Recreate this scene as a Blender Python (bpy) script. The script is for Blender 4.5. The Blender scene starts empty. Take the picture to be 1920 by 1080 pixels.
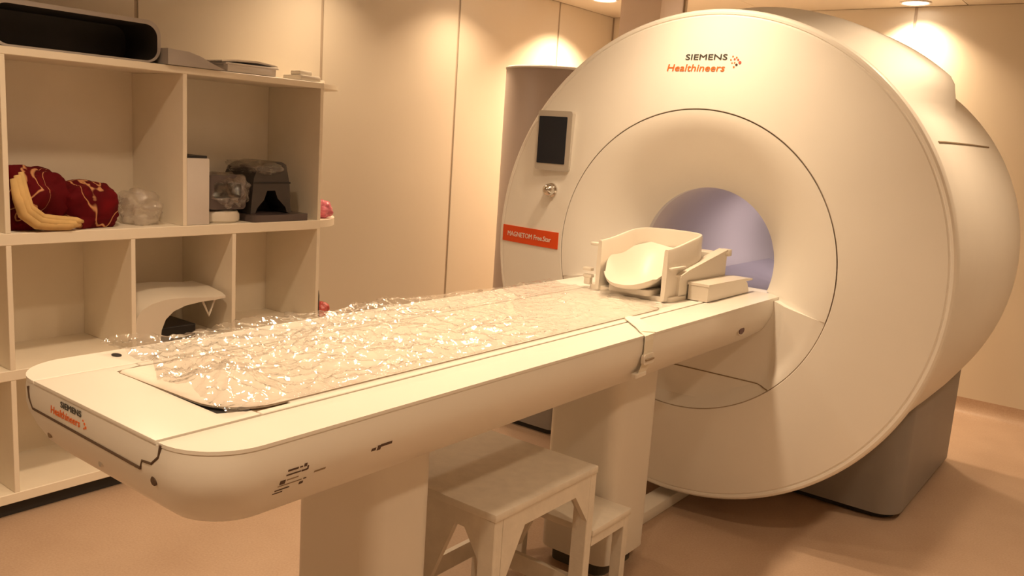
import bpy, bmesh, math, random
from mathutils import Vector, Matrix, noise
random.seed(7)
PI = math.pi
C = bpy.context.scene.collection
sc = bpy.context.scene

# ------------------------------------------------------------------ camera, world, exposure
F_PX = 1596.4
YAW, PITCH, ROLL = math.radians(37.167), math.radians(9.981), math.radians(3.844)
CAM = Vector((1.45504, -3.01186, 1.46662))
fw = Vector((-math.sin(YAW)*math.cos(PITCH), math.cos(YAW)*math.cos(PITCH), -math.sin(PITCH)))
rt = Vector((math.cos(YAW), math.sin(YAW), 0)); dn = fw.cross(rt)
cr, sr = math.cos(ROLL), math.sin(ROLL)
r2, d2 = rt*cr - dn*sr, rt*sr + dn*cr
cam = bpy.data.cameras.new('camera'); co = bpy.data.objects.new('camera', cam); C.objects.link(co)
cam.sensor_width = 36; cam.lens = F_PX/1920*36; cam.clip_start = 0.02
co.matrix_world = Matrix(((r2.x, -d2.x, -fw.x, CAM.x), (r2.y, -d2.y, -fw.y, CAM.y), (r2.z, -d2.z, -fw.z, CAM.z), (0, 0, 0, 1)))
sc.camera = co
w = bpy.data.worlds.new('world'); sc.world = w; w.use_nodes = True
w.node_tree.nodes['Background'].inputs[0].default_value = (1, .72, .45, 1)
w.node_tree.nodes['Background'].inputs[1].default_value = 0.02
sc.view_settings.view_transform = 'Standard'; sc.view_settings.look = 'None'
sc.view_settings.gamma = 1; sc.view_settings.use_curve_mapping = False
sc.view_settings.exposure = 0.0
LAMP_COL = (1.0, .72, .45)
# x, y, watts: recessed downlights, most unseen, added and set to fit the light
LAMPS = [(-1.69, 1.936, 34), (-1.69, .87, 7.5), (-1.69, -.2, 5.0), (-.82, -1.8, 9), (-.82, 1.94, 20),
         (.09, 2.50, 12), (.05, -.35, 7.6), (.05, -.85, 5.8), (.05, -1.6, 5.2), (.05, -3.5, 6.8),
         (1.75, .9, 6.7), (1.75, -1.3, 11.4), (.9, -2.8, 11), (.9, .4, 5.5)]

# ------------------------------------------------------------------ materials
def mat(name, col, rough=.5, metal=0, spec=.5, var=.04, scale=6, bump=0, bscale=60, coat=0):
    m = bpy.data.materials.new(name); m.use_nodes = True; nt = m.node_tree; b = nt.nodes['Principled BSDF']
    b.inputs['Roughness'].default_value = rough; b.inputs['Metallic'].default_value = metal
    b.inputs['Specular IOR Level'].default_value = spec; b.inputs['Coat Weight'].default_value = coat
    tc = nt.nodes.new('ShaderNodeTexCoord'); n = nt.nodes.new('ShaderNodeTexNoise'); n.inputs['Scale'].default_value = scale
    n.inputs['Detail'].default_value = 4
    rp = nt.nodes.new('ShaderNodeValToRGB'); e = rp.color_ramp.elements
    e[0].position, e[1].position = .3, .7
    e[0].color = tuple(max(0, c*(1-var)) for c in col) + (1,); e[1].color = tuple(min(1, c*(1+var)) for c in col) + (1,)
    nt.links.new(tc.outputs['Object'], n.inputs['Vector']); nt.links.new(n.outputs['Fac'], rp.inputs['Fac'])
    nt.links.new(rp.outputs['Color'], b.inputs['Base Color'])
    if bump:
        n2 = nt.nodes.new('ShaderNodeTexNoise'); n2.inputs['Scale'].default_value = bscale; n2.inputs['Detail'].default_value = 3
        bp = nt.nodes.new('ShaderNodeBump'); bp.inputs['Strength'].default_value = bump; bp.inputs['Distance'].default_value = .01
        nt.links.new(tc.outputs['Object'], n2.inputs['Vector']); nt.links.new(n2.outputs['Fac'], bp.inputs['Height'])
        nt.links.new(bp.outputs['Normal'], b.inputs['Normal'])
    return m
def emis(name, col, s):
    m = bpy.data.materials.new(name); m.use_nodes = True; b = m.node_tree.nodes['Principled BSDF']
    b.inputs['Base Color'].default_value = col + (1,); b.inputs['Emission Color'].default_value = col + (1,)
    b.inputs['Emission Strength'].default_value = s
    return m
M = {}
M['cover'] = mat('cover_white', (.91, .88, .82), .38, var=.01, spec=.4)
M['table'] = mat('table_white', (.81, .77, .70), .36, var=.01, spec=.4)
M['gap'] = mat('seam_dark', (.10, .06, .035), .7)
M['seal'] = mat('seal_grey', (.30, .22, .14), .7)
M['black'] = mat('black_plastic', (.012, .011, .012), .45)
M['grey'] = mat('base_grey', (.27, .25, .235), .45, var=.02)
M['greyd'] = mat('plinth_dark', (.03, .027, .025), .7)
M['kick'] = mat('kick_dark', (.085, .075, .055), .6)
M['cab'] = mat('cabinet_mauve_grey', (.45, .375, .345), .45, var=.02)
M['col'] = mat('column_beige', (.60, .49, .42), .55, var=.02)
M['wall'] = mat('wall_panel', (.66, .59, .485), .33, var=.015, scale=2, spec=.35)
M['ceil'] = mat('ceiling_panel', (.66, .59, .49), .5, var=.01)
M['shelf'] = mat('shelf_white', (.93, .85, .72), .45, var=.02)
M['stool'] = mat('painted_wood', (.72, .66, .57), .5, var=.05, scale=25, bump=.1, bscale=80)
M['liner'] = mat('bore_lavender', (.74, .67, .66), .35, var=.01)
M['bed'] = mat('bore_bed_grey', (.40, .36, .40), .35, var=.02)
M['chrome'] = mat('chrome', (.75, .73, .7), .15, metal=1, var=.01)
M['orange'] = mat('orange_label', (.78, .085, .012), .45, var=.03)
M['print_white'] = mat('print_white', (.85, .78, .7), .5)
M['print_dark'] = mat('print_dark', (.05, .05, .045), .5)
M['print_brown'] = mat('print_brown', (.07, .035, .02), .5)
M['print_orange'] = mat('print_orange', (.80, .17, .03), .5)
M['print_red'] = mat('print_red', (.55, .10, .07), .5)
M['print_red2'] = mat('button_red', (.09, .015, .015), .4)
M['frame'] = mat('display_frame', (.62, .58, .52), .35, metal=.3, var=.02)
M['screen'] = mat('screen_glass', (.020, .025, .036), .25, spec=.5)
M['coil'] = mat('coil_cream', (.76, .70, .61), .35, var=.015)
M['pad'] = mat('mattress', (.84, .77, .68), .6, var=.02, bump=.1, bscale=30)
M['strap'] = mat('strap_webbing', (.83, .78, .66), .7, bump=.15, bscale=300)
M['coilgrey'] = mat('coil_grey_shell', (.46, .42, .40), .4, var=.04)
M['coildark'] = mat('coil_dark', (.055, .047, .045), .3, var=.2)
M['coillining'] = mat('coil_lining', (.05, .042, .04), .6, var=.15)
M['coilmauve'] = mat('coil_dark_mauve', (.11, .085, .085), .28, var=.15)
M['box'] = mat('box_white', (.74, .69, .66), .5, var=.02)
M['boxpink'] = mat('box_pinkish', (.66, .52, .46), .5, var=.03)
M['pinkbag'] = mat('pink_film', (.80, .22, .30), .25, var=.25, scale=30, bump=.6, bscale=40)
M['redcloth'] = mat('red_film', (.60, .09, .08), .35, var=.25, scale=30, bump=.5, bscale=40)
M['lens'] = emis('lamp_lens', (1, .9, .74), 9)
M['borelamp'] = emis('bore_lamp', (1.0, .86, .84), 9.0)

def floor_mat():
    m = bpy.data.materials.new('vinyl_floor'); m.use_nodes = True; nt = m.node_tree; b = nt.nodes['Principled BSDF']
    tc = nt.nodes.new('ShaderNodeTexCoord')
    a = nt.nodes.new('ShaderNodeTexNoise'); a.inputs['Scale'].default_value = 3; a.inputs['Detail'].default_value = 6
    v = nt.nodes.new('ShaderNodeTexNoise'); v.inputs['Scale'].default_value = 130; v.inputs['Detail'].default_value = 2
    mx = nt.nodes.new('ShaderNodeMix'); mx.data_type = 'FLOAT'; mx.inputs[0].default_value = .45
    rp = nt.nodes.new('ShaderNodeValToRGB'); e = rp.color_ramp.elements
    e[0].position, e[1].position = .35, .68; e[0].color = (.44, .305, .215, 1); e[1].color = (.54, .395, .29, 1)
    nt.links.new(tc.outputs['Object'], a.inputs['Vector']); nt.links.new(tc.outputs['Object'], v.inputs['Vector'])
    nt.links.new(a.outputs['Fac'], mx.inputs[2]); nt.links.new(v.outputs['Fac'], mx.inputs[3])
    nt.links.new(mx.outputs[0], rp.inputs['Fac']); nt.links.new(rp.outputs['Color'], b.inputs['Base Color'])
    b.inputs['Roughness'].default_value = .42; b.inputs['Specular IOR Level'].default_value = .35
    return m
M['floor'] = floor_mat()

def film_mat(name, tint, dens, rough=.06, bscale=45, bstr=.5):
    m = bpy.data.materials.new(name); m.use_nodes = True; nt = m.node_tree; nt.nodes.remove(nt.nodes['Principled BSDF'])
    d = nt.nodes.new('ShaderNodeBsdfDiffuse'); d.inputs[0].default_value = tint + (1,)
    gl = nt.nodes.new('ShaderNodeBsdfGlossy'); gl.inputs['Roughness'].default_value = rough; gl.inputs[0].default_value = (.95, .95, .95, 1)
    t = nt.nodes.new('ShaderNodeBsdfTransparent'); t.inputs[0].default_value = (.98, .975, .97, 1)
    m1 = nt.nodes.new('ShaderNodeMixShader'); m1.inputs[0].default_value = dens
    lw = nt.nodes.new('ShaderNodeLayerWeight'); lw.inputs['Blend'].default_value = .30
    mp = nt.nodes.new('ShaderNodeMapRange'); mp.inputs['To Min'].default_value = .07; mp.inputs['To Max'].default_value = .65
    m2 = nt.nodes.new('ShaderNodeMixShader')
    tc = nt.nodes.new('ShaderNodeTexCoord'); n = nt.nodes.new('ShaderNodeTexNoise'); n.inputs['Scale'].default_value = bscale
    n.inputs['Detail'].default_value = 3; n.inputs['Distortion'].default_value = .6
    bu = nt.nodes.new('ShaderNodeBump'); bu.inputs['Strength'].default_value = bstr; bu.inputs['Distance'].default_value = .008
    nt.links.new(tc.outputs['Object'], n.inputs['Vector']); nt.links.new(n.outputs['Fac'], bu.inputs['Height'])
    for q in (gl, d, lw): nt.links.new(bu.outputs['Normal'], q.inputs['Normal'])
    nt.links.new(lw.outputs['Facing'], mp.inputs['Value']); nt.links.new(mp.outputs['Result'], m2.inputs[0])
    nt.links.new(t.outputs[0], m1.inputs[1]); nt.links.new(d.outputs[0], m1.inputs[2])
    nt.links.new(m1.outputs[0], m2.inputs[1]); nt.links.new(gl.outputs[0], m2.inputs[2])
    nt.links.new(m2.outputs[0], nt.nodes['Material Output'].inputs['Surface'])
    return m
M['film'] = film_mat('clear_film', (.80, .74, .66), .08, .07, 34, .5)
M['bagfilm'] = film_mat('clear_bag', (.74, .66, .58), .34, .12)
M['wrapfilm'] = film_mat('clear_wrap', (.35, .31, .28), .05, .08, 40, .8)

def blanket_mat():
    m = bpy.data.materials.new('red_blanket'); m.use_nodes = True; nt = m.node_tree; b = nt.nodes['Principled BSDF']
    tc = nt.nodes.new('ShaderNodeTexCoord')
    n = nt.nodes.new('ShaderNodeTexNoise'); n.inputs['Scale'].default_value = 5.5; n.inputs['Detail'].default_value = 1; n.inputs['Distortion'].default_value = 1.4
    rp = nt.nodes.new('ShaderNodeValToRGB'); e = rp.color_ramp.elements
    e[0].position = .0; e[0].color = (.075, .001, .004, 1); e[1].position = .475; e[1].color = (.12, .002, .006, 1)
    for p_, c_ in ((.488, (.62, .30, .14, 1)), (.502, (.66, .34, .17, 1)), (.515, (.10, .002, .006, 1)), (1, (.26, .005, .009, 1))):
        k = e.new(p_); k.color = c_
    nt.links.new(tc.outputs['Object'], n.inputs['Vector']); nt.links.new(n.outputs['Fac'], rp.inputs['Fac'])
    nt.links.new(rp.outputs['Color'], b.inputs['Base Color'])
    b.inputs['Roughness'].default_value = .85; b.inputs['Specular IOR Level'].default_value = .2
    return m
M['blanket'] = blanket_mat()
M['lining'] = mat('yellow_lining', (.70, .47, .20), .85, var=.1, scale=20)

# ------------------------------------------------------------------ helpers
def root_loc(o):
    l = Vector((0, 0, 0))
    while o is not None:
        l += o.location; o = o.parent
    return l
def tag(o, label, cat, group=None):
    o['label'] = label; o['category'] = cat
    if group: o['group'] = group
    return o
def thing(name, label, cat, loc=(0, 0, 0), group=None):
    o = bpy.data.objects.new(name, None); C.objects.link(o); o.location = loc; o.empty_display_size = .1
    return tag(o, label, cat, group)
def link(name, me, m, parent=None, label=None):
    o = bpy.data.objects.new(name, me); C.objects.link(o)
    if m is not None: me.materials.append(m)
    if parent is not None:
        o.parent = parent
    if label: o['label'] = label
    return o
def build(name, vf, m, parent=None, smooth=None, label=None, origin=None):
    """vf = (verts, faces) in world coordinates"""
    v, f = vf
    off = root_loc(parent) if parent is not None else Vector(origin or (0, 0, 0))
    me = bpy.data.meshes.new(name)
    me.from_pydata([tuple(Vector(p)-off) for p in v], [], f); me.validate()
    bm = bmesh.new(); bm.from_mesh(me); bmesh.ops.recalc_face_normals(bm, faces=bm.faces[:]); bm.to_mesh(me); bm.free()
    if smooth is not None:
        for p in me.polygons: p.use_smooth = True
        me.set_sharp_from_angle(angle=math.radians(smooth))
    o = link(name, me, m, parent, label)
    if parent is None: o.location = off
    return o
def join(*parts):
    V, F = [], []
    for v, f in parts:
        k = len(V); V += [tuple(p) for p in v]; F += [tuple(i+k for i in q) for q in f]
    return V, F
def bm_out(bm):
    bm.verts.ensure_lookup_table(); bm.verts.index_update()
    r = ([tuple(v.co) for v in bm.verts], [tuple(v.index for v in f.verts) for f in bm.faces]); bm.free()
    return r
def box(x0, x1, y0, y1, z0, z1, bev=0, seg=2):
    bm = bmesh.new(); bmesh.ops.create_cube(bm, size=1)
    for v in bm.verts: v.co = Vector(((x0+x1)/2+v.co.x*(x1-x0), (y0+y1)/2+v.co.y*(y1-y0), (z0+z1)/2+v.co.z*(z1-z0)))
    if bev: bmesh.ops.bevel(bm, geom=bm.edges[:], offset=bev, segments=seg, profile=.5, affect='EDGES')
    return bm_out(bm)
def vbox(x0, x1, y0, y1, z0, z1, r, seg=6, n=None):
    """box with rounded vertical edges"""
    pts = []
    for cx, cy, a0 in ((x1-r, y0+r, -PI/2), (x1-r, y1-r, 0), (x0+r, y1-r, PI/2), (x0+r, y0+r, PI)):
        for k in range(seg+1):
            a = a0+PI/2*k/seg; pts.append((cx+r*math.cos(a), cy+r*math.sin(a)))
    return prism(pts, z0, z1)
def prism(pts, z0, z1, bev=0):
    n = len(pts)
    V = [(x, y, z0) for x, y in pts]+[(x, y, z1) for x, y in pts]
    F = [tuple(range(n))[::-1], tuple(range(n, 2*n))]+[(i, (i+1) % n, n+(i+1) % n, n+i) for i in range(n)]
    if bev:
        bm = bmesh.new(); vs = [bm.verts.new(p) for p in V]
        for f in F: bm.faces.new([vs[i] for i in f])
        es = [e for e in bm.edges if abs(e.verts[0].co.z-e.verts[1].co.z) < 1e-6]
        bmesh.ops.bevel(bm, geom=es, offset=bev, segments=2, profile=.5, affect='EDGES')
        return bm_out(bm)
    return V, F
def prism_x(pts, x0, x1):
    """pts (y, z), extruded along x"""
    v, f = prism(pts, x0, x1); return [(z, x, y) for x, y, z in v], f
def prism_y(pts, y0, y1):
    """pts (x, z), extruded along y"""
    v, f = prism(pts, y0, y1); return [(x, z, y) for x, y, z in v], f
def rrect(a0, a1, b0, b1, r, seg=5):
    p = []
    for ca, cb, t0 in ((a1-r, b0+r, -PI/2), (a1-r, b1-r, 0), (a0+r, b1-r, PI/2), (a0+r, b0+r, PI)):
        for k in range(seg+1):
            t = t0+PI/2*k/seg; p.append((ca+r*math.cos(t), cb+r*math.sin(t)))
    return p
def loft(rings, closed=True, cap0=False, cap1=False):
    n = len(rings[0]); V = [tuple(p) for r in rings for p in r]; F = []
    for i in range(len(rings)-1):
        for j in range(n if closed else n-1):
            k = (j+1) % n; F.append((i*n+j, i*n+k, (i+1)*n+k, (i+1)*n+j))
    if cap0: F.append(tuple(range(n))[::-1])
    if cap1: F.append(tuple(range((len(rings)-1)*n, len(rings)*n)))
    return V, F
def tube(pts, r, seg=6, caps=True, closed=False):
    pts = [Vector(p) for p in pts]; rings = []; n = len(pts)
    up = Vector((0, 0, 1))
    for i, p in enumerate(pts):
        if closed: t = (pts[(i+1) % n]-pts[i-1]).normalized()
        else: t = (pts[min(i+1, n-1)]-pts[max(i-1, 0)]).normalized()
        a = t.cross(up)
        if a.length < 1e-3: a = t.cross(Vector((1, 0, 0)))
        a.normalize(); b = t.cross(a); rr = r[i] if isinstance(r, (list, tuple)) else r
        rings.append([tuple(p+a*rr*math.cos(2*PI*k/seg)+b*rr*math.sin(2*PI*k/seg)) for k in range(seg)])
    if closed: rings.append(rings[0])
    return loft(rings, True, caps and not closed, caps and not closed)
def lathe_y(prof, cx, cz, seg=160, a0=0, a1=2*PI):
    """prof (r, y) revolved about the axis through (cx, *, cz) along y"""
    full = abs(a1-a0-2*PI) < 1e-6; n = seg if full else seg+1; rings = []
    for r, y in prof: rings.append([(cx+r*math.cos(a0+(a1-a0)*k/seg), y, cz+r*math.sin(a0+(a1-a0)*k/seg)) for k in range(n)])
    return loft(rings, full)
def lathe_z(prof, cx, cy, seg=32, cap=True):
    rings = [[(cx+r*math.cos(2*PI*k/seg), cy+r*math.sin(2*PI*k/seg), z) for k in range(seg)] for r, z in prof]
    return loft(rings, True, cap, cap)
def rot_z(vf, a, cx, cy):
    c, s = math.cos(a), math.sin(a)
    return [(cx+(x-cx)*c-(y-cy)*s, cy+(x-cx)*s+(y-cy)*c, z) for x, y, z in vf[0]], vf[1]
def strip(poly, wdt, depth_dir, d):
    return None
def text_vf(body, size, bold=0, shear=0, ext=.0004, width=None):
    cu = bpy.data.curves.new('t', 'FONT'); cu.body = body; cu.size = 1; cu.offset = 0; cu.shear = shear; cu.extrude = ext/size; cu.resolution_u = 3
    o = bpy.data.objects.new('t', cu); C.objects.link(o)
    dg = bpy.context.evaluated_depsgraph_get(); me = bpy.data.meshes.new_from_object(o.evaluated_get(dg))
    v = [tuple(p.co*size) for p in me.vertices]; f = [tuple(p.vertices) for p in me.polygons]
    bpy.data.objects.remove(o); bpy.data.curves.remove(cu); bpy.data.meshes.remove(me)
    x0 = min(p[0] for p in v); x1 = max(p[0] for p in v)
    s = (width/(x1-x0)) if width else 1
    g_ = ([((p[0]-x0)*s, p[1], p[2]) for p in v], f)
    if not bold: return g_
    # embolden by overlapping shifted copies of the strokes
    return join(*[([(x+dx*bold, y+dy*bold, z+.00002*i) for x, y, z in g_[0]], g_[1]) for i, (dx, dy) in enumerate(((0, 0), (1, 0), (-1, 0), (0, 1), (0, -1)))])
def blob(cx, cy, cz, rx, ry, rz, amp=.15, fr=8, sub=4, seed=0, flat=None, sq=1.0):
    bm = bmesh.new(); bmesh.ops.create_icosphere(bm, subdivisions=sub, radius=1)
    for v in bm.verts:
        d = v.co.normalized()
        if sq != 1.0:
            d = Vector([math.copysign(abs(q)**sq, q) for q in d])
        n1 = noise.noise(Vector((d.x*rx, d.y*ry, d.z*rz))*fr+Vector((seed*3.1, seed, 0)))
        n2 = abs(noise.noise(Vector((d.x*rx, d.y*ry, d.z*rz))*fr*2.6+Vector((seed, 5, 1))))
        k = 1+amp*n1+amp*.6*n2
        v.co = Vector((cx+d.x*rx*k, cy+d.y*ry*k, cz+d.z*rz*k))
        if flat is not None and v.co.z < flat: v.co.z = flat+(v.co.z-flat)*.02
    zs = min(v.co.z for v in bm.verts)
    if flat is not None:
        for v in bm.verts: v.co.z = max(v.co.z, flat)
    return bm_out(bm)
def sm(a, b, x):
    t = min(1, max(0, (x-a)/(b-a))); return t*t*(3-2*t)

# ------------------------------------------------------------------ room
XL, YB, XR, YF, ZC = -2.06, 2.66, 2.75, -4.3, 2.40
def struct(o):
    o['kind'] = 'structure'; return o
struct(build('floor', box(XL-.1, XR+.1, YF-.1, YB+.1, -.1, 0), M['floor']))
ce = struct(build('ceiling', box(XL-.1, XR+.1, YF-.1, YB+.1, ZC+.012, ZC+.1), M['gap']))
def panels(par, cuts, mk):
    for a, b in zip(cuts[:-1], cuts[1:]): build('panel', mk(a, b), M['wall'], par)
g = .008
M['joint'] = mat('panel_joint', (.46, .37, .28), .6)
wl = struct(build('wall_left', box(XL-.12, XL-.006, YF-.1, YB+.1, 0, ZC+.02), M['joint']))
panels(wl, [YF, -3.13, -2.11, -1.08, -.1, .93, 1.957, YB], lambda a, b: box(XL-.006, XL, a+g, b-g, 0, ZC, .002, 1))
wb = struct(build('wall_back', box(XL-.1, XR+.1, YB+.006, YB+.12, 0, ZC+.02), M['joint']))
panels(wb, [XL, -.96, .062, 1.085, 2.1, XR], lambda a, b: box(a+g, b-g, YB, YB+.006, 0, ZC, .002, 1))
wr = struct(build('wall_right', box(XR+.012, XR+.12, YF-.1, YB+.1, 0, ZC+.02), M['joint']))
panels(wr, [YF, -3.2, -2.1, -1, .1, 1.2, YB], lambda a, b: box(XR, XR+.012, a+g, b-g, 0, ZC, .002, 1))
wf = struct(build('wall_front', box(XL-.1, XR+.1, YF-.12, YF-.012, 0, ZC+.02), M['joint']))
panels(wf, [XL, -1, 0, 1, 2, XR], lambda a, b: box(a+g, b-g, YF-.012, YF, 0, ZC, .002, 1))
cx = [XL, -.86, .34, 1.54, XR]; cy = [YF, -3.1, -1.9, -.7, .5, 1.7, YB]
for i in range(len(cx)-1):
    for j in range(len(cy)-1):
        build('panel', box(cx[i]+.002, cx[i+1]-.002, cy[j]+.002, cy[j+1]-.002, ZC, ZC+.012, .0015, 1), M['ceil'], ce)
cove = [(0, 0), (.075, 0), (.072, .0012), (.050, .005), (.030, .014), (.015, .029), (.006, .050), (.0035, .072), (.003, .1), (0, .1)]
struct(build('baseboard_back', prism_x([(YB-a, z) for a, z in cove], XL, XR), M['floor'], None, 60))
struct(build('baseboard_left', prism_y([(XL+a, z) for a, z in cove], YF, YB), M['floor'], None, 60))

# ------------------------------------------------------------------ MRI scanner
ZM = 1.04
sca = thing('mri_scanner', 'large round cream-white MRI scanner with open bore and grey base', 'scanner', (0, .9, 0))
def yface(r):
    return 0.0 if r < .6 else .034*((r-.6)/.326)**1.6
prof = [(.5810, .006), (.5810, .0012), (.5828, 0), (.62, yface(.62)), (.68, yface(.68)), (.74, yface(.74)), (.80, yface(.80)), (.86, yface(.86)), (.90, yface(.90)), (.921, yface(.921)),
        (.924, .037), (.927, .0385), (.930, .0355), (.938, .036), (.945, .041), (.9495, .05), (.951, .062), (.949, .078), (.943, .092), (.930, .104), (.920, .125)]
build('front_cover', lathe_y(prof, 0, ZM, 192), M['cover'], sca, 25)
build('groove_ring', lathe_y([(.5812, .0055), (.5768, .0055)], 0, ZM, 128), M['joint'], sca, 30, 'dark circular seam line')
# funnel: upper bell, ledge, lower panels
RG, RB, YT = .577, .284, .19
def yup(r):
    t = min(1, max(0, (RG-r)/(RG-RB))); return .006*t+(YT-.006)*t**1.75
def zled(x): return ZM-.105-.16*(max(abs(x), .30)-.336)
a_lo, a_k = math.radians(-19.2), math.radians(-14.117); NR = 22; rings = []
half = [a_lo+(a_k-a_lo)*k/16 for k in range(16)]+[a_k+(PI/2-a_k)*k/44 for k in range(44)]
ANG = half+[PI/2]+[PI-a for a in reversed(half)]; NA = len(ANG)-1
for j in range(NR+1):
    ring = []
    for k in range(NA+1):
        a = ANG[k]
        q = math.sin(a)+.16*abs(math.cos(a)); rm = RG
        if q < 0: rm = min(RG, -.0512/q)
        rm = max(rm, RB+.0005); r = RB+(rm-RB)*(j/NR)**.8
        ring.append((r*math.cos(a), yup(r), ZM+r*math.sin(a)))
    rings.append(ring)
lip = [(RB*math.cos(a), YT+.03, ZM+RB*math.sin(a)) for a in ANG]
build('bore_funnel', loft([lip]+rings, False), M['cover'], sca, 40)
def ylow(x):
    ax = abs(x); ye = yup(math.hypot(ax, zled(ax)-ZM))
    if ax > .388: return min(.5*ye, .003+.052*sm(.577, .40, ax))
    return .045+.022*sm(.388, .35, ax)
xs = [-.5765+1.153*i/120 for i in range(121)]; V = []; F = []; NZ = 14
for i, x in enumerate(xs):
    zb = ZM-math.sqrt(max(0, RG*RG-x*x)); zt = max(zb+.0005, zled(x))
    rr = math.hypot(x, zt-ZM)
    V.append((x, yup(rr)+.0008 if rr > RB else YT+.06, zt))          # back of ledge
    for j in range(NZ+1):
        z = zt+(zb-zt)*j/NZ; d = math.hypot(x, z-ZM)
        V.append((x, .004+(ylow(x)-.004)*sm(RG, RG-.06, d) if abs(x) > .388 else ylow(x)*sm(RG+.01, RG-.05, d), z))
for i in range(120):
    for j in range(NZ+1):
        a = i*(NZ+2)+j; b = a+NZ+2; F.append((a, b, b+1, a+1))
low = build('lower_cover', (V, F), M['cover'], sca, 35)
zz = 0.610; hch = math.sqrt(RG*RG-(zz-ZM)**2)-.001
def ysurf(x, z):
    d = math.hypot(x, z-ZM)
    return .004+(ylow(x)-.004)*sm(RG, RG-.06, d) if abs(x) > .388 else ylow(x)*sm(RG+.01, RG-.05, d)
build('panel_seam', tube([(hch*(-1+k/20), ysurf(hch*(-1+k/20), zz)-.0004, zz) for k in range(41)], .0024, 6), M['seal'], sca, 60, 'thin brown horizontal seam under the table')
# body
def rb(y):
    pts = [(.11, .915), (.2, .918), (.4, .930), (.8, .94), (1.2, .945), (1.5, .942), (1.6, .925), (1.67, .885), (1.71, .83), (1.735, .74), (1.74, .55)]
    for (y0, r0), (y1, r1) in zip(pts[:-1], pts[1:]):
        if y <= y1: return r0+(r1-r0)*(y-y0)/(y1-y0)
    return pts[-1][1]
ys = [.11, .15, .2, .26, .32, .38, .45, .55, .65, .75, .85, .89, .92, .95, .98, 1.02, 1.1, 1.2, 1.35, 1.5, 1.55, 1.6, 1.635, 1.67, 1.69, 1.71, 1.725, 1.735, 1.74]
rings = []
for y in ys:
    ring = []
    for k in range(180):
        a = 2*PI*k/180; d = abs(math.degrees(a)-90); d = min(d, 360-d)
        hy = sm(.14, .5, y)*(1-sm(.90, 1.0, y)); h = .092*hy*(1-sm(40, 49, d))
        r = rb(y)+h
        ring.append((r*math.cos(a), y, ZM+r*math.sin(a)))
    rings.append(ring)
build('body', loft(rings, True, False, True), M['cover'], sca, 50)
for s in (-1, 1):
    pts = []
    for k in range(13):
        y = .32+.9*k/12; r = rb(y)+.0005; a = .585
        pts.append((s*r*math.cos(a), y, ZM+r*math.sin(a)))
    build('side_seam', tube(pts, .0042, 6), M['seal'], sca)
build('bore_liner', lathe_y([(RB+.002, YT+.028), (RB, YT+.05), (RB, 1.66), (RB+.02, 1.70), (.34, 1.735)], 0, ZM, 96), M['liner'], sca, 40, 'lavender bore lining')
build('bore_bed', loft([[(x, y, ZM-.165+.05*(x/.25)**2) for x in (-.225, -.15, -.07, 0, .07, .15, .225)]+[(x, y, ZM-.19+.03*(x/.25)**2) for x in (.225, .1, 0, -.1, -.225)] for y in (.24, .8, 1.5)], True, True, True), M['bed'], sca, 40, 'grey bed rail inside the bore')
build('bore_lamp', lathe_y([(RB-.003, .90), (RB-.006, .91), (RB-.006, 1.45), (RB-.003, 1.46)], 0, ZM, 10, math.radians(80), math.radians(100)), M['borelamp'], sca, None, 'cool white lamp strip in the bore')
build('base', vbox(-.765, .765, .605, 1.70, .03, .56, .10, 8), M['grey'], sca, 40, 'grey plastic pedestal base')
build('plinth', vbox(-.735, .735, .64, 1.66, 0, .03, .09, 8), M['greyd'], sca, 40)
def conform(v, dy): return [(x, yface(math.hypot(x, z-ZM))-dy+y, z) for x, y, z in v]
# orange label
xa, xb, za, zb = -.924, -.597, 1.0075, 1.0795
lab = build('name_label', (lambda n=12: (conform([(xa+(xb-xa)*i/n, d, z) for i in range(n+1) for d, z in ((0, za), (0, zb), (.004, za), (.004, zb))], .003),
      [q for i in range(n) for q in ((4*i, 4*i+4, 4*i+5, 4*i+1), (4*i+2, 4*i+3, 4*i+7, 4*i+6), (4*i, 4*i+2, 4*i+6, 4*i+4), (4*i+1, 4*i+5, 4*i+7, 4*i+3))]+[(0, 1, 3, 2), (4*n, 4*n+2, 4*n+3, 4*n+1)]))(), M['orange'], sca, None, 'orange name label with white lettering')
t = text_vf('MAGNETOM Free.Star', .030, .0004, 0, .0003, width=.258)
build('lettering', (conform([(-.892+x, -z, 1.0335+y) for x, y, z in t[0]], .0038), t[1]), M['print_white'], lab)
bw = .004
for (p0, p1, q0, q1) in ((xa-bw, xb+bw, zb, zb+bw), (xa-bw, xb+bw, za-bw, za)):
    pass
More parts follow.
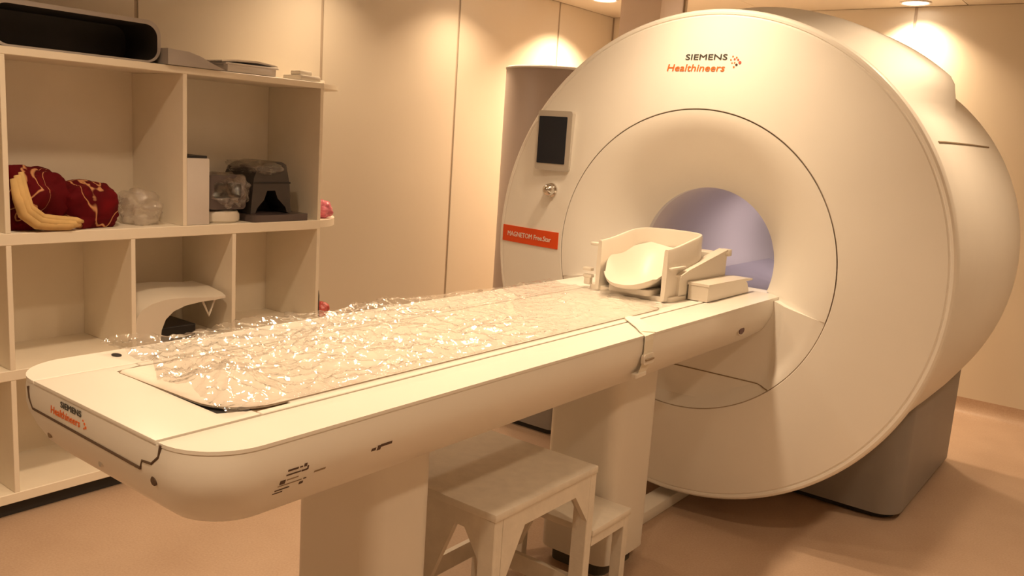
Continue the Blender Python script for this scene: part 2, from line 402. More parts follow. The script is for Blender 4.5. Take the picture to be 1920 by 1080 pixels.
# front logo
t = text_vf('SIEMENS', .0285, .0005, 0, .0003, width=.168)
build('logo_lettering', (conform([(-.085+x, -z, 1.8015+y) for x, y, z in t[0]], .0012), t[1]), M['print_dark'], sca, label='dark maker lettering')
t = text_vf('Healthineers', .036, .0006, .12, .0003, width=.236)
build('logo_lettering', (conform([(-.157+x, -z, 1.7595+y) for x, y, z in t[0]], .0012), t[1]), M['print_orange'], sca, label='orange maker lettering')
for dx, dz, r, mm in ((.104, .020, .0030, 'print_orange'), (.098, .008, .003, 'print_orange'), (.112, .010, .0038, 'print_red'), (.119, .016, .0034, 'print_orange'), (.126, .008, .0040, 'print_red'), (.134, -.002, .0058, 'print_red'), (.122, -.010, .0046, 'print_brown'), (.113, -.018, .0036, 'print_orange'), (.104, -.004, .003, 'print_orange'), (.114, -.003, .003, 'print_orange')):
    build('logo_dot', (conform([(dx+r*math.cos(2*PI*k/10), 0, 1.793+dz+r*math.sin(2*PI*k/10)) for k in range(10)]+[(dx+r*math.cos(2*PI*k/10), .001, 1.793+dz+r*math.sin(2*PI*k/10)) for k in range(10)], .0012), [tuple(range(10)), tuple(range(19, 9, -1))]+[(k, (k+1) % 10, 10+(k+1) % 10, 10+k) for k in range(10)]), M[mm], sca)
# display
v, f = prism_y(rrect(-.741, -.565, 1.341, 1.591, .012), -.011, .03); dp = build('display', (v, f), M['frame'], sca, 30, 'grey framed touch display')
build('screen', prism_y(rrect(-.733, -.589, 1.370, 1.567, .003, 2), -.0125, -.010), M['screen'], dp, None, 'dark switched-off screen')
kx, kz = -.652, 1.258
build('knob', lathe_y([(.0005, -.046), (.013, -.043), (.023, -.034), (.027, -.021), (.023, -.009), (.030, -.005), (.030, .02)], kx, kz, 32), M['chrome'], sca, 40, 'chrome control knob')

# ------------------------------------------------------------------ patient table
ZT = .945; HW = .345; Y0 = -2.306; Y1 = .16
tab = thing('patient_table', 'long white patient table on two pedestals running into the scanner bore', 'table', (0, -1.1, 0))
def outline(ins, rf=.115, gy=1.0, n=10):
    w_ = HW-ins; y0 = Y0+ins*.9; y1 = Y1-ins*gy; r = max(.03, rf-ins*.35); rg = .02+ins*.5; p = []
    for cx_, cy_, a0, rr in ((w_-r, y0+r, -PI/2, r), (w_-rg, y1-rg, 0, rg), (-w_+rg, y1-rg, PI/2, rg), (-w_+r, y0+r, PI, r)):
        for k in range(n+1):
            a = a0+PI/2*k/n; p.append((cx_+rr*math.cos(a), cy_+rr*math.sin(a)))
    return p
lev = [(.008, .938, 0), (.004, .9445, 0), (0, .940, 0), (-.001, .92, 0), (-.001, .893, .2), (.004, .872, .6), (.014, .848, 1.2), (.032, .818, 1.9), (.058, .793, 2.2), (.095, .773, 2.2), (.15, .758, 2.2), (.22, .752, 2.0)]
lev[0:3] = [(.03, .9385, 0), (.0012, .9385, 0), (.001, .935, 0)]
hull = build('hull', loft([[(x, y, z) for x, y in outline(i, gy=q)] for i, z, q in lev], True, True, True), M['table'], tab, 32, 'rounded hull of the table')
def clip_outline(xmin, xmax, ins):
    """part of the outline polygon between two x limits (Sutherland-Hodgman)"""
    P = outline(ins)
    for lim, s in ((xmin, 1), (xmax, -1)):
        out = []
        for i in range(len(P)):
            a, b = P[i-1], P[i]; da, db = (a[0]-lim)*s, (b[0]-lim)*s
            if da >= 0: out.append(a)
            if da*db < 0:
                t_ = da/(da-db); out.append((lim, a[1]+(b[1]-a[1])*t_))
        P = out
    return P
build('gap_shade', prism([(-.226, Y0+.012), (.226, Y0+.012), (.226, .1), (-.226, .1)], .9386, .9392), M['seal'], tab)  # dark plate below the grooves, their shade put into its colour
build('foot_shade', prism([(.0, -2.17), (.17, -2.17), (.175, -2.03), (.0, -2.03)], .9393, .9397), M['black'], tab, None, 'black plate painting the shade under the foot of the pad')  # flat black plate, shade of the opening painted in black
for s in (-1, 1):
    build('rail', prism(clip_outline(min(s*.2225, s*HW), max(s*.2225, s*HW), 0), .9385, ZT, .002), M['table'], tab, 30)
    build('edge_strip', box(min(s*.199, s*.2165), max(s*.199, s*.2165), -2.10, .12, .9385, ZT+.001, .0015, 1), M['table'], tab)
build('foot_cover', prism([(-.2165, Y0-.0005), (.2165, Y0-.0005), (.2165, -2.104), (.190, -2.104), (.168, -2.162), (-.184, -2.162), (-.1965, -2.104), (-.2165, -2.104)], .9385, ZT+.0012, .0012), M['table'], tab, 30, 'smooth end cover at the foot')
build('tabletop', box(-.196, .196, -2.02, .13, .9392, .944, .001, 1), M['table'], tab)
def side_x(z):
    P = [(HW-i, zz_) for i, zz_, _ in lev[1:]]
    for (xa_, z0), (xb_, z1) in zip(P[:-1], P[1:]):
        if z1 <= z <= z0: return xa_+(xb_-xa_)*(z0-z)/(z0-z1)
    return HW
yf = Y0-.0012
seam = [(-.243, .930), (-.238, .907), (-.224, .889), (.170, .8845), (.176, .900), (.205, .903), (.226, .920), (.232, .942)]
build('foot_seam', tube([(x, yf+.001, z) for x, z in seam], .0026, 6), M['gap'], tab, label='dark zigzag seam across the foot end')
for x, z, r, mm in ((-.197, .8385, .0065, 'seal'), (0, .837, .0065, 'frame'), (.205, .872, .0085, 'gap')):
    ys_ = Y0+.9*(HW-side_x(z))-.001
    build('screw', lathe_y([(.0005, ys_-.0015), (r*.8, ys_-.0015), (r, ys_), (r, ys_+.006)], x, z, 16), M[mm], tab, 30)
for body, sz, bold, x0, z0, wd, mm in (('SIEMENS', .0165, .0002, -.107, .9215, .078, 'print_dark'), ('Healthineers', .021, .0002, -.147, .9010, .112, 'print_orange')):
    t = text_vf(body, sz, bold, .1 if mm == 'print_orange' else 0, .0003, width=wd)
    build('logo_lettering', ([(x0+x, yf-.0004-z, z0+y) for x, y, z in t[0]], t[1]), M[mm], tab)
for dx, dz, r in ((-.023, .917, .002), (-.018, .912, .0026), (-.014, .906, .003), (-.020, .903, .002)):
    build('logo_dot', lathe_y([(.0003, yf-.0005), (r, yf-.0005), (r, yf+.002)], dx, dz, 10), M['print_orange'], tab)
# printed marks on the long side
def mark(y0, y1, z0, z1, mm='print_brown', nm='printed_mark'):
    pts = [(side_x(z0)-.002, y0, z0), (side_x(z0)-.002, y1, z0), (side_x(z1)-.002, y1, z1), (side_x(z1)-.002, y0, z1)]
    q = [(x+.0028, y, z) for x, y, z in pts]
    return build(nm, (pts+q, [(0, 1, 2, 3), (7, 6, 5, 4), (0, 4, 5, 1), (1, 5, 6, 2), (2, 6, 7, 3), (3, 7, 4, 0)]), M[mm], tab)
mark(-2.140, -2.118, .884, .8875); mark(-2.115, -2.109, .8845, .887); mark(-2.106, -2.100, .884, .890)
mark(-2.142, -2.112, .876, .8785); mark(-2.110, -2.098, .8755, .8785); mark(-2.098, -2.0955, .8765, .884)
mark(-2.152, -2.141, .861, .869); mark(-2.138, -2.114, .866, .868, 'seal')
mark(-2.154, -2.104, .857, .8585, 'seal'); mark(-2.100, -2.094, .857, .859)
mark(-2.158, -2.128, .849, .851); mark(-2.107, -2.099, .848, .853); mark(-2.160, -2.140, .843, .845)
mark(-2.079, -2.054, .864, .8675, 'seal')
mark(-1.945, -1.934, .868, .874); mark(-1.930, -1.921, .866, .8765); mark(-1.922, -1.893, .872, .8775)
# side button near the scanner
yb_, zb_ = -.19, .855; xb_ = side_x(zb_)
build('button', ([(xb_-.002+d, yb_+.022*math.cos(2*PI*k/16), zb_+.012*math.sin(2*PI*k/16)) for d in (0, .006) for k in range(16)],
      [tuple(range(16))[::-1], tuple(range(16, 32))]+[(k, (k+1) % 16, 16+(k+1) % 16, 16+k) for k in range(16)]), M['print_red2'], tab, 30, 'dark red oval button')
build('button_ring', tube([(xb_+.001, yb_+.027*math.cos(2*PI*k/20), zb_+.016*math.sin(2*PI*k/20)) for k in range(20)], .003, 6, closed=True), M['coil'], tab, 60)
for x, y in ((.176, -2.112), (-.300, -2.100)):
    build('slot', prism([(x+.014*math.cos(2*PI*k/14), y+.009*math.sin(2*PI*k/14)) for k in range(14)], ZT-.002, ZT+.0022), M['black'], tab, None, 'small dark slot')
# pedestals
def pedestal(x, y0, y1):
    p = build('pedestal', vbox(-x, x, y0, y1, .055, .775, .05, 8), M['table'], tab, 40)
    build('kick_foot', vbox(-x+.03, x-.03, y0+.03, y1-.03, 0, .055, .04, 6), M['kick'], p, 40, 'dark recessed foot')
pedestal(.14, -1.745, -1.53)
pedestal(.14, -.66, -.37)
build('floor_channel', box(-.075, .012, -.38, .62, 0, .05, .006, 2), M['table'], tab, 30, 'white cable channel on the floor')

# mattress, plastic film, strap
mp = thing('mattress_pad', 'thin pale mattress pad under clear plastic on the patient table', 'mattress', (0, -1.3, ZT))
def pad_line(ins):
    p = []
    for cx_, cy_, t0, r in ((.186-.105, -2.152+.105, -PI/2, .105), (.186-.05, -.50-.05, 0, .05), (-.186+.05, -.50-.05, PI/2, .05), (-.186+.02, -2.1615+.02, PI, .02)):
        for k in range(9):
            t_ = t0+PI/2*k/8; p.append((cx_+(r-ins)*math.cos(t_), cy_+(r-ins)*math.sin(t_)))
    return p
rings = [[(x, y, z) for x, y in pad_line(ins)] for ins, z in ((.015, .9398), (.003, .941), (0, .944), (.003, .948), (.012, .950), (.018, .951))]
build('pad', loft(rings, True, True, True), M['pad'], mp, 50)
build('pad_seam', tube([(x, y, .9462) for x, y in pad_line(-.0004)], .0010, 5, closed=True), M['seal'], mp)
def film_z(x, y):
    base = .9535
    fade = 1-.70*sm(-1.30, -1.0, y)
    n1 = noise.noise(Vector((x*9, y*6, 0))*1.2+Vector((3, 1, 0)))
    n3 = noise.noise(Vector((x*5, y*4, 7)))
    rid = 1-abs(noise.noise(Vector((x*15+y*6, y*10-x*4, 4))+Vector((n1*1.4, n1, 0))))*2.2
    rid2 = 1-abs(noise.noise(Vector((x*38, y*30, 9))+Vector((n1*2, 0, 0))))*2.2
    rid3 = 1-abs(noise.noise(Vector((x*80, y*64, 2))+Vector((n1*2, n3, 0))))*2.2
    h = (.011*max(0, rid)**2+.0065*max(0, rid2)**2*(.4+.9*max(0, .5+n3))+.0028*max(0, rid3)**2+.006*n1)*fade
    h += .005*sm(-1.25, -.95, y)*max(0, math.sin(22*y+30*x+3*n1))**4
    d2_ = ((x-.075)/.080)**2+((y+2.085)/.070)**2; h += .046*math.exp(-d2_*1.3)
    h += .013*sm(-.22, -.32, x)*(.5+.9*noise.noise(Vector((0, y*5, 2))))*(1-.8*sm(-1.2, -.8, y))
    if x > .165: h *= 1-.85*sm(.165, .20, x)
    return base+max(-.0015, h)
nx, ny = 96, 300; V = []; F = []
for j in range(ny+1):
    for i in range(nx+1):
        u = i/nx; vv = j/ny
        xl = -.335+.014*noise.noise(Vector((vv*14, 0, 1))); xr = .2+.006*noise.noise(Vector((vv*22, 3, 1)))
        yl = -2.158+.012*noise.noise(Vector((u*4, 5, 0)))+.07*sm(.62, .25, u)-.03*sm(.35, 0, u); yr = -.44+.05*noise.noise(Vector((u*5, 9, 0)))-.03*u
        x = xl+(xr-xl)*u; y = yl+(yr-yl)*vv
        V.append((x, y, film_z(x, y)))
for j in range(ny):
    for i in range(nx):
        a = j*(nx+1)+i; F.append((a, a+1, a+nx+2, a+nx+1))
tag(build('plastic_film', (V, F), M['film'], None, 28, origin=(0, -1.3, ZT)), 'crinkled clear plastic film spread over the mattress pad', 'plastic film')
st = thing('table_strap', 'white webbing strap with buckle hanging over the near table rail', 'strap', (.3, -.88, ZT))
path = [(.207, -.752, .954), (.214, -.760, .9515), (.225, -.772, .950), (.30, -.845, .9505), (.338, -.888, .950), (.350, -.899, .944), (.3525, -.901, .93), (.3525, -.902, .90), (.350, -.902, .870)]
def ribbon(path, wd, th):
    R = []
    P = [Vector(p) for p in path]
    for i, p in enumerate(P):
        t_ = (P[min(i+1, len(P)-1)]-P[max(i-1, 0)]).normalized(); s_ = Vector((0, 1, 0)) if abs(t_.z) > .7 else Vector((-t_.y, t_.x, 0)).normalized()
        if s_.y < 0: s_ = -s_
        n_ = t_.cross(s_).normalized()
        R.append([tuple(p+s_*wd/2+n_*th), tuple(p-s_*wd/2+n_*th), tuple(p-s_*wd/2-n_*th), tuple(p+s_*wd/2-n_*th)])
    return loft(R, True, True, True)
build('webbing', ribbon(path, .046, .0013), M['strap'], st)
bk = build('buckle', prism_x(rrect(-.931, -.872, .862, .892, .008), .3485, .3585), M['coil'], st, 30)
build('buckle_bar', box(.358, .3635, -.925, -.878, .874, .880, .002), M['seal'], bk)
build('webbing_tail', ribbon([(.350, -.902, .865), (.345, -.903, .846), (.338, -.906, .826)], .046, .0014), M['strap'], st)
build('end_clip', box(.328, .346, -.945, -.885, .822, .836, .003), M['coil'], st)

# ------------------------------------------------------------------ head coil
hc = thing('head_coil', 'cream head coil cradle with tall curved back wall on the table by the bore', 'head coil', (0, -.25, .944))
ZB = .9445
build('base_plate', vbox(-.185, .15, -.40, .075, ZB, .962, .035, 6), M['coil'], hc, 40)
# horseshoe wall in plan
U = []
for k in range(7): U.append((-.132, -.415+.033*k))
for k in range(25):
    a = PI-PI*k/24; ca, sa = math.cos(a), math.sin(a)
    U.append((.132*math.copysign(abs(ca)**.8, ca), -.215+.150*max(0, sa)**.8))
for k in range(7): U.append((.132, -.217-.033*k))
def top_z(y): return 1.128+.036*sm(-.42, -.1, y)
def wall(off, zf):
    R = []
    n = len(U)
    for i, (x, y) in enumerate(U):
        x0, y0 = U[max(i-1, 0)]; x1, y1 = U[min(i+1, n-1)]; tx, ty = x1-x0, y1-y0; l = math.hypot(tx, ty) or 1
        nx_, ny_ = -ty/l, tx/l
        R.append((x+nx_*off, y+ny_*off, zf(y)))
    return R
th = .007
ringsW = [wall(th, lambda y: ZB+.006), wall(th*1.3, lambda y: 1.04), wall(th, lambda y: top_z(y)-.006), wall(th*.6, lambda y: top_z(y)), wall(-th*.6, lambda y: top_z(y)), wall(-th, lambda y: top_z(y)-.006), wall(-th*1.3, lambda y: 1.04), wall(-th, lambda y: ZB+.006)]
v, f = loft(ringsW, False); n = len(U)
f = f+[tuple(i*n for i in range(8)), tuple(i*n+n-1 for i in range(8))[::-1]]
build('side_wall', (v, f), M['coil'], hc, 40)
# bowl with neck lip
rings = []; NT, NS = 18, 24
for j in range(NT+1):
    t_ = j/NT; y = -.485+.405*t_; hwid = .098+.026*sm(0, .22, t_)-.034*sm(.7, 1, t_)
    zb_ = .984-.012*math.sin(PI*min(1, t_*1.4))+.012*(1-t_)**8; ring = []
    for k in range(NS+1):
        s_ = -1+2*k/NS; x = s_*hwid
        z = zb_+(.026+.075*sm(0, .3, t_))*abs(s_)**2.4+.115*sm(.5, 1.05, t_)*(1-.75*abs(s_)**2.4)
        ring.append((x, y+.055*abs(s_)**2.4*(1-t_)**2, z))
    rings.append(ring)
V, F = loft(rings, False)
low_ = [[(x*.97, y+.006, z-.012) for x, y, z in r] for r in rings]; n0 = len(V)
V2, F2 = loft(low_, False); m_ = NS+1
F = F+[tuple(i+n0 for i in q)[::-1] for q in F2]+[(k, k+1, n0+k+1, n0+k) for k in range(NS)]+[(j*m_, (j+1)*m_, n0+(j+1)*m_, n0+j*m_) for j in range(NT)]+[(j*m_+NS, n0+j*m_+NS, n0+(j+1)*m_+NS, (j+1)*m_+NS) for j in range(NT)]
build('head_bowl', (V+V2, F), M['coil'], hc, 45)
build('neck_block', vbox(-.085, .085, -.43, -.32, .960, .980, .03, 5), M['coil'], hc, 40)
for s in (-1, 1):
    x0, x1 = (.136, .150) if s > 0 else (-.150, -.136)
    br = build('side_bracket', prism_x([(-.33, .960), (.05, .960), (.05, 1.085), (.02, 1.097), (-.03, 1.088), (-.28, 1.045), (-.33, 1.03)], x0, x1), M['coil'], hc, 30)
    build('bracket_ledge', prism_x([(-.345, 1.030), (-.28, 1.046), (-.03, 1.089), (.03, 1.099), (.03, 1.106), (-.03, 1.096), (-.28, 1.053), (-.345, 1.037)], min(x0, x1)-.012, max(x0, x1)+.012), M['coil'], br, 30)
build('side_ledge', box(.139, .156, -.405, -.30, 1.060, 1.067, .002), M['coil'], hc, 30)
build('rear_bridge', box(-.136, .136, -.03, .048, .962, 1.092, .004), M['coil'], hc, 30)
build('rear_plug', box(.125, .163, .036, .066, 1.078, 1.104, .004), M['coil'], hc, 30)
for z, y in ((1.105, -.40), (1.01, -.40), (.985, -.395)):
    build('latch', box(-.175 if z > 1.05 else -.20, -.138 if z > 1.05 else -.165, y-.012, y+.012, z, z+.012, .003), M['coil'], hc)
build('latch_post', box(-.196, -.17, -.405, -.385, .96, .99, .003), M['coil'], hc)
cb = thing('coil_connector_block', 'low cream wedge-shaped connector block beside the head coil at the bore', 'block', (.19, -.1, ZT))
build('block_body', prism_x([(-.27, .947), (.10, .947), (.075, .985), (.05, .998), (-.265, 1.004), (-.27, .998)], .157, .232), M['coil'], cb, 30)
build('block_lid', prism_x([(-.272, 1.0), (.115, .992), (.118, .998), (.05, 1.004), (-.272, 1.009)], .153, .235), M['coil'], cb, 30)

# ------------------------------------------------------------------ shelf unit
XS0, XS1 = XL+.004, -1.661
sh = thing('shelf_unit', 'long white open shelf unit with round end shelves against the left wall', 'shelf unit', (-1.86, -1.6, 0))
YE, YL0 = -.41, -3.75
T = .018
def board(z0, z1, y1=YE):
    return build('shelf_board', box(XS0, XS1, YL0, y1, z0, z1, .002, 1), M['shelf'], sh)
for z0, z1 in ((1.628, 1.655), (.989, 1.031), (.510, .547), (.055, .092)):
    board(z0, z1)
    R_ = XS1-XS0-.02; pts = [(XS0, YE)]+[(XS0+R_*math.cos(a), YE+.27*math.sin(a)) for a in [PI/2*k/14 for k in range(15)]]
    build('end_shelf', prism(pts, z0+.004, z1-.004), M['shelf'], sh, 30)
def upright(y, z0, z1): build('upright', box(XS0+.012, XS1-.001, y-T/2, y+T/2, z0, z1, .0015, 1), M['shelf'], sh)
for y in (-.42, -1.102, -1.764, -2.43, -3.1, -3.74): upright(y, 1.031, 1.628)
for y in (-.42, -.873, -1.320, -1.764, -2.22, -2.67, -3.2, -3.74):
    upright(y, .547, .989); upright(y, .092, .510)
build('back_panel', box(XS0, XS0+.012, YL0, YE, .092, 1.628), M['shelf'], sh)
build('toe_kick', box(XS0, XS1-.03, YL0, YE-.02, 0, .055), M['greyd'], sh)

# ------------------------------------------------------------------ things on the shelf
def top(name, vf, m, label, cat, smooth=None, group=None):
    v = vf[0]; o = (sum(p[0] for p in v)/len(v), sum(p[1] for p in v)/len(v), min(p[2] for p in v))
    return tag(build(name, vf, m, None, smooth, origin=o), label, cat, group)
# large grey coil shell lying on its side
g1 = thing('body_coil_shell', 'large grey coil shell with dark lining open towards the room on the shelf top', 'coil shell', (-1.8, -1.55, 1.655))
ya, yb2, zl, zh = -1.795, -1.190, 1.657, 1.812
outer = rrect(ya, yb2, zl, zh, .055, 8); inner = rrect(ya+.016, yb2-.013, zl+.006, zh-.016, .047, 8)
no = len(outer)
xf, xk = -1.685, -1.95
V = [(xf, y, z) for y, z in outer]+[(xf, y, z) for y, z in inner]+[(xk, y, z) for y, z in outer]+[(xk+.02, y, z) for y, z in inner]
F = []
for i in range(no):
    k = (i+1) % no
    F += [(i, k, no+k, no+i), (i, 2*no+i, 2*no+k, k)]
F += [tuple(range(2*no, 3*no))]
build('shell', (V, F), M['coilgrey'], g1, 40)
build('lining', ([(xf-.002, y, z) for y, z in inner]+[(xk+.03, y, z) for y, z in inner], [(i, (i+1) % no, no+(i+1) % no, no+i) for i in range(no)]+[tuple(range(no, 2*no))]), M['coillining'], g1, 40, 'dark inner lining')
fl = [(-1.186, 1.657), (-.985, 1.656), (-.938, 1.658), (-.955, 1.664), (-.99, 1.676), (-1.05, 1.700), (-1.10, 1.712), (-1.16, 1.714), (-1.186, 1.716)]
build('flange', prism_x(fl, -1.92, -1.640), M['coilgrey'], g1, 40, 'curved grey flange')
g2 = thing('white_tray', 'flat white tray with a raised lid on the shelf top beside the grey coil shell', 'tray', (-1.78, -.82, 1.655))
build('tray_body', box(-1.90, -1.672, -.905, -.665, 1.656, 1.690, .006), M['box'], g2, 30)
build('tray_rim', box(-1.91, -1.668, -.915, -.655, 1.686, 1.694, .003), M['box'], g2, 30)
build('tray_lid', prism_x([(-.93, 1.700), (-.86, 1.708), (-.76, 1.712), (-.66, 1.703), (-.655, 1.698), (-.76, 1.705), (-.86, 1.701), (-.93, 1.694)], -1.91, -1.675), M['box'], g2, 40)
g3 = thing('small_white_case', 'small cream case with a cap at the corner of the shelf top', 'case', (-1.72, -.48, 1.655))
build('case_body', box(-1.80, -1.668, -.535, -.425, 1.656, 1.680, .006), M['coil'], g3, 30)
build('case_cap', box(-1.76, -1.69, -.525, -.455, 1.680, 1.700, .006), M['coil'], g3, 30)
top('flat_cover', prism([(-1.83, -.415), (-1.70, -.41), (-1.72, -.36), (-1.80, -.33), (-1.84, -.345)], 1.6525, 1.668, .003), M['coil'], 'small flat cream cover on the rounded end of the shelf top', 'cover', 30)
# blanket
bl = thing('folded_blanket', 'crumpled dark red blanket with gold scrolls and yellow lining on the middle shelf', 'blanket', (-1.82, -1.55, 1.031))
b1 = blob(-1.83, -1.632, 1.118, .135, .118, .125, .22, 13, 5, 2, 1.0315, .72)
b2 = blob(-1.82, -1.445, 1.105, .130, .115, .090, .18, 13, 5, 5, 1.0315, .62)
cl = join(b1, b2); build('cloth', ([(min(x, -1.668), max(y, -1.752), z) for x, y, z in cl[0]], cl[1]), M['blanket'], bl, 180)
pth = [(-1.69, -1.738, 1.215), (-1.672, -1.735, 1.15), (-1.668, -1.72, 1.095), (-1.666, -1.68, 1.060), (-1.666, -1.62, 1.050), (-1.668, -1.565, 1.044), (-1.68, -1.535, 1.038)]
for d, rr in ((0, .019), (.013, .018), (.026, .013)):
    build('lining_fold', tube([(x+.003*math.sin(9*i), y+.010+d*.9, max(1.0335+rr, z+d*.9)) for i, (x, y, z) in enumerate(pth)], [rr*.7]+[rr]*5+[rr*.5], 8), M['lining'], bl, 180, 'pale yellow lining fold')
top('plastic_bag', blob(-1.80, -1.222, 1.090, .10, .072, .068, .35, 24, 4, 8, 1.0315, .9), M['bagfilm'], 'bundled clear plastic bag beside the red blanket', 'plastic bag', 60)
bx = thing('white_box', 'tall narrow white box standing left of the dark coils on the middle shelf', 'box', (-1.77, -1.035, 1.031))
build('box_body', box(-1.93, -1.668, -1.090, -.988, 1.032, 1.302, .004), M['box'], bx, 30)
build('lid_slot', box(-1.925, -1.672, -1.087, -.998, 1.302, 1.312), M['black'], bx, None, 'dark open slot')
build('back_flap', box(-1.935, -1.925, -1.090, -.988, 1.302, 1.330, .002), M['box'], bx, 30)
top('round_pad', lathe_z([(.092, 1.032), (.10, 1.040), (.10, 1.062), (.092, 1.078), (.07, 1.084)], -1.785, -.885, 40), M['coil'], 'round cream pad under the dark wrapped coil', 'pad', 40)
# dark wrapped coil on the pad
k1 = thing('wrapped_coil', 'dark grey coil with open front wrapped in clear film on the round pad', 'coil', (-1.8, -.88, 1.085))
fr = rrect(-.972, -.792, 1.088, 1.232, .018); hi = rrect(-.945, -.815, 1.135, 1.200, .012); nn = len(fr)
V = [(-1.70, y, z) for y, z in fr]+[(-1.70, y, z) for y, z in hi]+[(-1.92, y, z) for y, z in fr]+[(-1.80, y, z) for y, z in hi]
F = []
for i in range(nn):
    k = (i+1) % nn; F += [(i, k, nn+k, nn+i), (i, 2*nn+i, 2*nn+k, k), (nn+i, nn+k, 3*nn+k, 3*nn+i)]
F += [tuple(range(2*nn, 3*nn)), tuple(range(3*nn, 4*nn))]
build('housing', (V, F), M['coilmauve'], k1, 30)
build('wrap', blob(-1.755, -.865, 1.16, .095, .085, .072, .35, 26, 4, 3, 1.0875, .8), M['wrapfilm'], k1, 60)
# knee coil
k2 = thing('knee_coil', 'large black arched coil on a flat dark base plate, middle shelf', 'coil', (-1.8, -.62, 1.031))
build('base_plate', vbox(-1.93, -1.664, -.775, -.475, 1.032, 1.062, .02, 4), M['coilmauve'], k2, 30)
arch = [(-.760, 1.062), (-.745, 1.22), (-.725, 1.262), (-.68, 1.285), (-.60, 1.292), (-.575, 1.28), (-.555, 1.20), (-.545, 1.062)]
hole = [(-.735, 1.066), (-.725, 1.09), (-.69, 1.125), (-.675, 1.165), (-.632, 1.165), (-.618, 1.13), (-.575, 1.09), (-.566, 1.066)]
na = 8; xf2, xb2, xh = -1.71, -1.93, -1.84
V = [(xf2, y, z) for y, z in arch]+[(xf2, y, z) for y, z in hole]+[(xb2, y, z) for y, z in arch]+[(xh, y, z) for y, z in hole]
F = [(i, i+1, na+i+1, na+i) for i in range(na-1)]+[(i, 2*na+i, 2*na+i+1, i+1) for i in range(na-1)]+[(na+i, na+i+1, 3*na+i+1, 3*na+i) for i in range(na-1)]
F += [tuple(range(2*na, 3*na)), tuple(range(3*na, 4*na)), (0, na, 3*na, 2*na), (na-1, 2*na-1, 4*na-1, 3*na-1)]
build('housing', (V, F), M['coildark'], k2, 30)
build('tunnel', ([(xh+.003, y, z) for y, z in hole]+[(xf2-.003, y, z) for y, z in hole], [tuple(range(8))]+[(i, i+1, 9+i, 8+i) for i in range(7)]), M['black'], k2, None, 'black arched opening')
build('cap_line', box(xf2-.001, xf2+.004, -.752, -.552, 1.196, 1.203), M['black'], k2)
build('film_cap', blob(-1.79, -.69, 1.262, .11, .10, .032, .3, 26, 4, 6, None, .8), M['wrapfilm'], k2, 60)
top('pink_bag', blob(-1.775, -.318, 1.068, .05, .05, .044, .3, 30, 4, 4, 1.0275, .85), M['pinkbag'], 'crumpled pink plastic bag on the rounded middle end shelf', 'bag', 60)
# lower shelf
k3 = thing('curved_coil', 'white curved coil shell with arched opening on the lower shelf', 'coil', (-1.84, -1.1, .547))
op = [(-1.305, .549), (-1.308, .62), (-1.302, .672), (-1.280, .702), (-1.24, .722), (-1.18, .734), (-1.10, .734), (-1.02, .726), (-.955, .720), (-.905, .722), (-.905, .713), (-.955, .709), (-1.02, .708), (-1.09, .700), (-1.145, .682), (-1.180, .652), (-1.198, .610), (-1.205, .549)]
rings = []
for x, dz in ((-1.675, 0), (-1.70, .010), (-1.80, .024), (-1.93, .026)):
    rings.append([(x, y, z+dz*sm(.56, .70, z)) for y, z in op])
build('shell', loft(rings, True, True, True), M['coil'], k3, 35)
build('strut', tube([(-1.70, -1.000, .706), (-1.695, -.972, .640), (-1.70, -.940, .712)], .006, 6), M['coil'], k3, 40)
build('lining', box(-1.92, -1.70, -1.195, -1.03, .549, .612, .004), M['black'], k3, None, 'black inner pad')
top('glove_scrap', blob(-1.80, -.462, .556, .035, .025, .014, .4, 40, 3, 9, .5475, .9), M['coil'], 'small crumpled white scrap in the right bay of the lower shelf', 'scrap', 60)
bt = thing('black_bottle', 'slim black bottle on the rounded lower end shelf', 'bottle', (-1.715, -.385, .543))
build('bottle_body', lathe_z([(.017, .5435), (.019, .548), (.019, .66), (.015, .685), (.009, .695)], -1.715, -.385, 20), M['black'], bt, 40)
build('bottle_cap', lathe_z([(.010, .695), (.011, .698), (.011, .722), (.009, .725)], -1.715, -.385, 16), M['coilmauve'], bt, 40)
top('red_bundle', blob(-1.79, -.300, .572, .05, .045, .034, .3, 26, 4, 12, .5435, .9), M['redcloth'], 'crumpled red bundle beside the black bottle', 'bundle', 60)

# ------------------------------------------------------------------ step stool
ss = thing('step_stool', 'white wooden two-step stool with corner braces under the patient table', 'step stool', (0, -1.05, 0))
X0, X1, SA, SB, SC_ = -.215, .228, -1.395, -.905, -.672
H1, H2, TT = .52, .31, .022
build('tread', box(X0, X1, SA, SB, H1-TT, H1, .003), M['stool'], ss, 30, 'upper tread')
build('tread', box(X0, X1, SB+.002, SC_, H2-TT, H2, .003), M['stool'], ss, 30, 'lower tread')
lx, ly = .052, .034
def leg(x0, y0, h, wx=lx, wy=ly): build('leg', box(x0, x0+wx, y0, y0+wy, 0, h, .002, 1), M['stool'], ss)
for y in (SA+.004, SB-ly): 
    leg(X1-lx-.004, y, H1-TT); leg(X0+.004, y, H1-TT)
for x in (X1-.044, X0+.004): leg(x, SC_-.034, H2-TT, .04, .03)
ap = .048
for x in (X1-.022, X0+.004): build('apron', box(x, x+.018, SA+.038, SB-ly, H1-TT-ap, H1-TT), M['stool'], ss)
for y in (SA+.008, SB-.024): build('apron', box(X0+.056, X1-.056, y, y+.018, H1-TT-ap, H1-TT), M['stool'], ss)
for x in (X1-.020, X0+.006): build('apron', box(x, x+.016, SB+.002, SC_-.036, H2-TT-.03, H2-TT), M['stool'], ss)
zt_ = H1-TT-ap
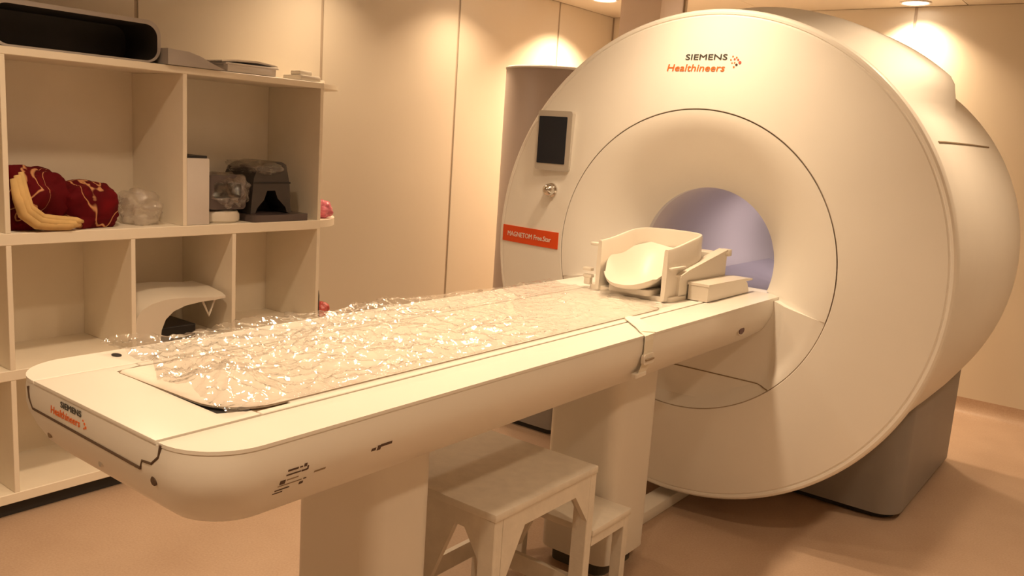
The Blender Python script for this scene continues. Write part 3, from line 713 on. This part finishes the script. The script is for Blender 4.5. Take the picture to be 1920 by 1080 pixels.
for x in (X1-.022, X0+.004):
    build('brace', prism_x([(SA+.038, zt_), (SA+.135, zt_), (SA+.038, zt_-.17)], x, x+.018), M['stool'], ss)
    build('brace', prism_x([(SB-ly, zt_), (SB-ly-.075, zt_), (SB-ly, zt_-.10)], x, x+.018), M['stool'], ss)
for y in (SA+.008, SB-.024):
    build('brace', prism_y([(X0+.056, zt_), (.085, zt_), (.014, .28), (-.03, .18), (X0+.056, .12)], y, y+.018), M['stool'], ss)
    build('brace', prism_y([(X1-.056, zt_), (X1-.11, zt_), (X1-.056, zt_-.08)], y, y+.018), M['stool'], ss)
build('stretcher', box(X0+.056, X1-.056, SB-.026, SB-.008, .09, .15), M['stool'], ss)
build('stretcher', box(X0+.006, X0+.024, SA+.038, SB-ly, .09, .15), M['stool'], ss)

# ------------------------------------------------------------------ cabinet, column
cab = thing('equipment_tower', 'tall mauve-grey round equipment tower standing left of the scanner', 'equipment tower', (-1.35, .95, 0))
ccx, ccy, crx = -1.35, .95, .27
build('tower_body', lathe_z([(crx, .30), (crx, 1.842), (crx-.004, 1.848)], ccx, ccy, 64), M['cab'], cab, 40)
build('tower_rim', lathe_z([(crx+.003, 1.838), (crx+.004, 1.846), (crx-.006, 1.852)], ccx, ccy, 64), M['box'], cab, 40, 'thin pale rim')
build('tower_base', vbox(-1.60, -.815, .40, 1.24, .03, .30, .04, 5), M['grey'], cab, 40)
build('tower_plinth', vbox(-1.58, -.835, .42, 1.22, 0, .03, .04, 5), M['greyd'], cab, 40)
pc = thing('service_column', 'boxed beige service column rising to the ceiling behind the scanner', 'column', (-1.16, 1.64, 0))
build('shaft', box(-1.30, -1.03, 1.50, 1.79, 0, ZC-.002, .004), M['col'], pc, 30)
build('corner_trim', box(-1.028, -1.018, 1.775, 1.80, 0, ZC-.002), M['seal'], pc)

# ------------------------------------------------------------------ ceiling downlights
wl_names = {0: 'round recessed downlight in the ceiling above the service column', 5: 'round recessed downlight in the ceiling over the back wall seam, right of the scanner'}
for i, (x, y, watts) in enumerate(LAMPS):
    d = thing('downlight', wl_names.get(i, 'unseen round recessed ceiling downlight, set to fit the light'), 'downlight', (x, y, ZC), 'ceiling downlights')
    build('trim_ring', lathe_z([(.072, ZC), (.088, ZC), (.086, ZC-.006), (.078, ZC-.008), (.072, ZC-.004)], x, y, 32, False), M['box'], d, 40)
    build('lamp_lens', lathe_z([(.072, ZC-.001), (.070, ZC-.004), (.04, ZC-.005)], x, y, 32), M['lens'], d, 40)
    L = bpy.data.lights.new('downlight_lamp', 'AREA'); L.shape = 'DISK'; L.size = .13; L.energy = watts; L.color = LAMP_COL; L.spread = math.radians(120)
    lo = bpy.data.objects.new('downlight_lamp', L); C.objects.link(lo); lo.parent = d; lo.location = (0, 0, -.012)
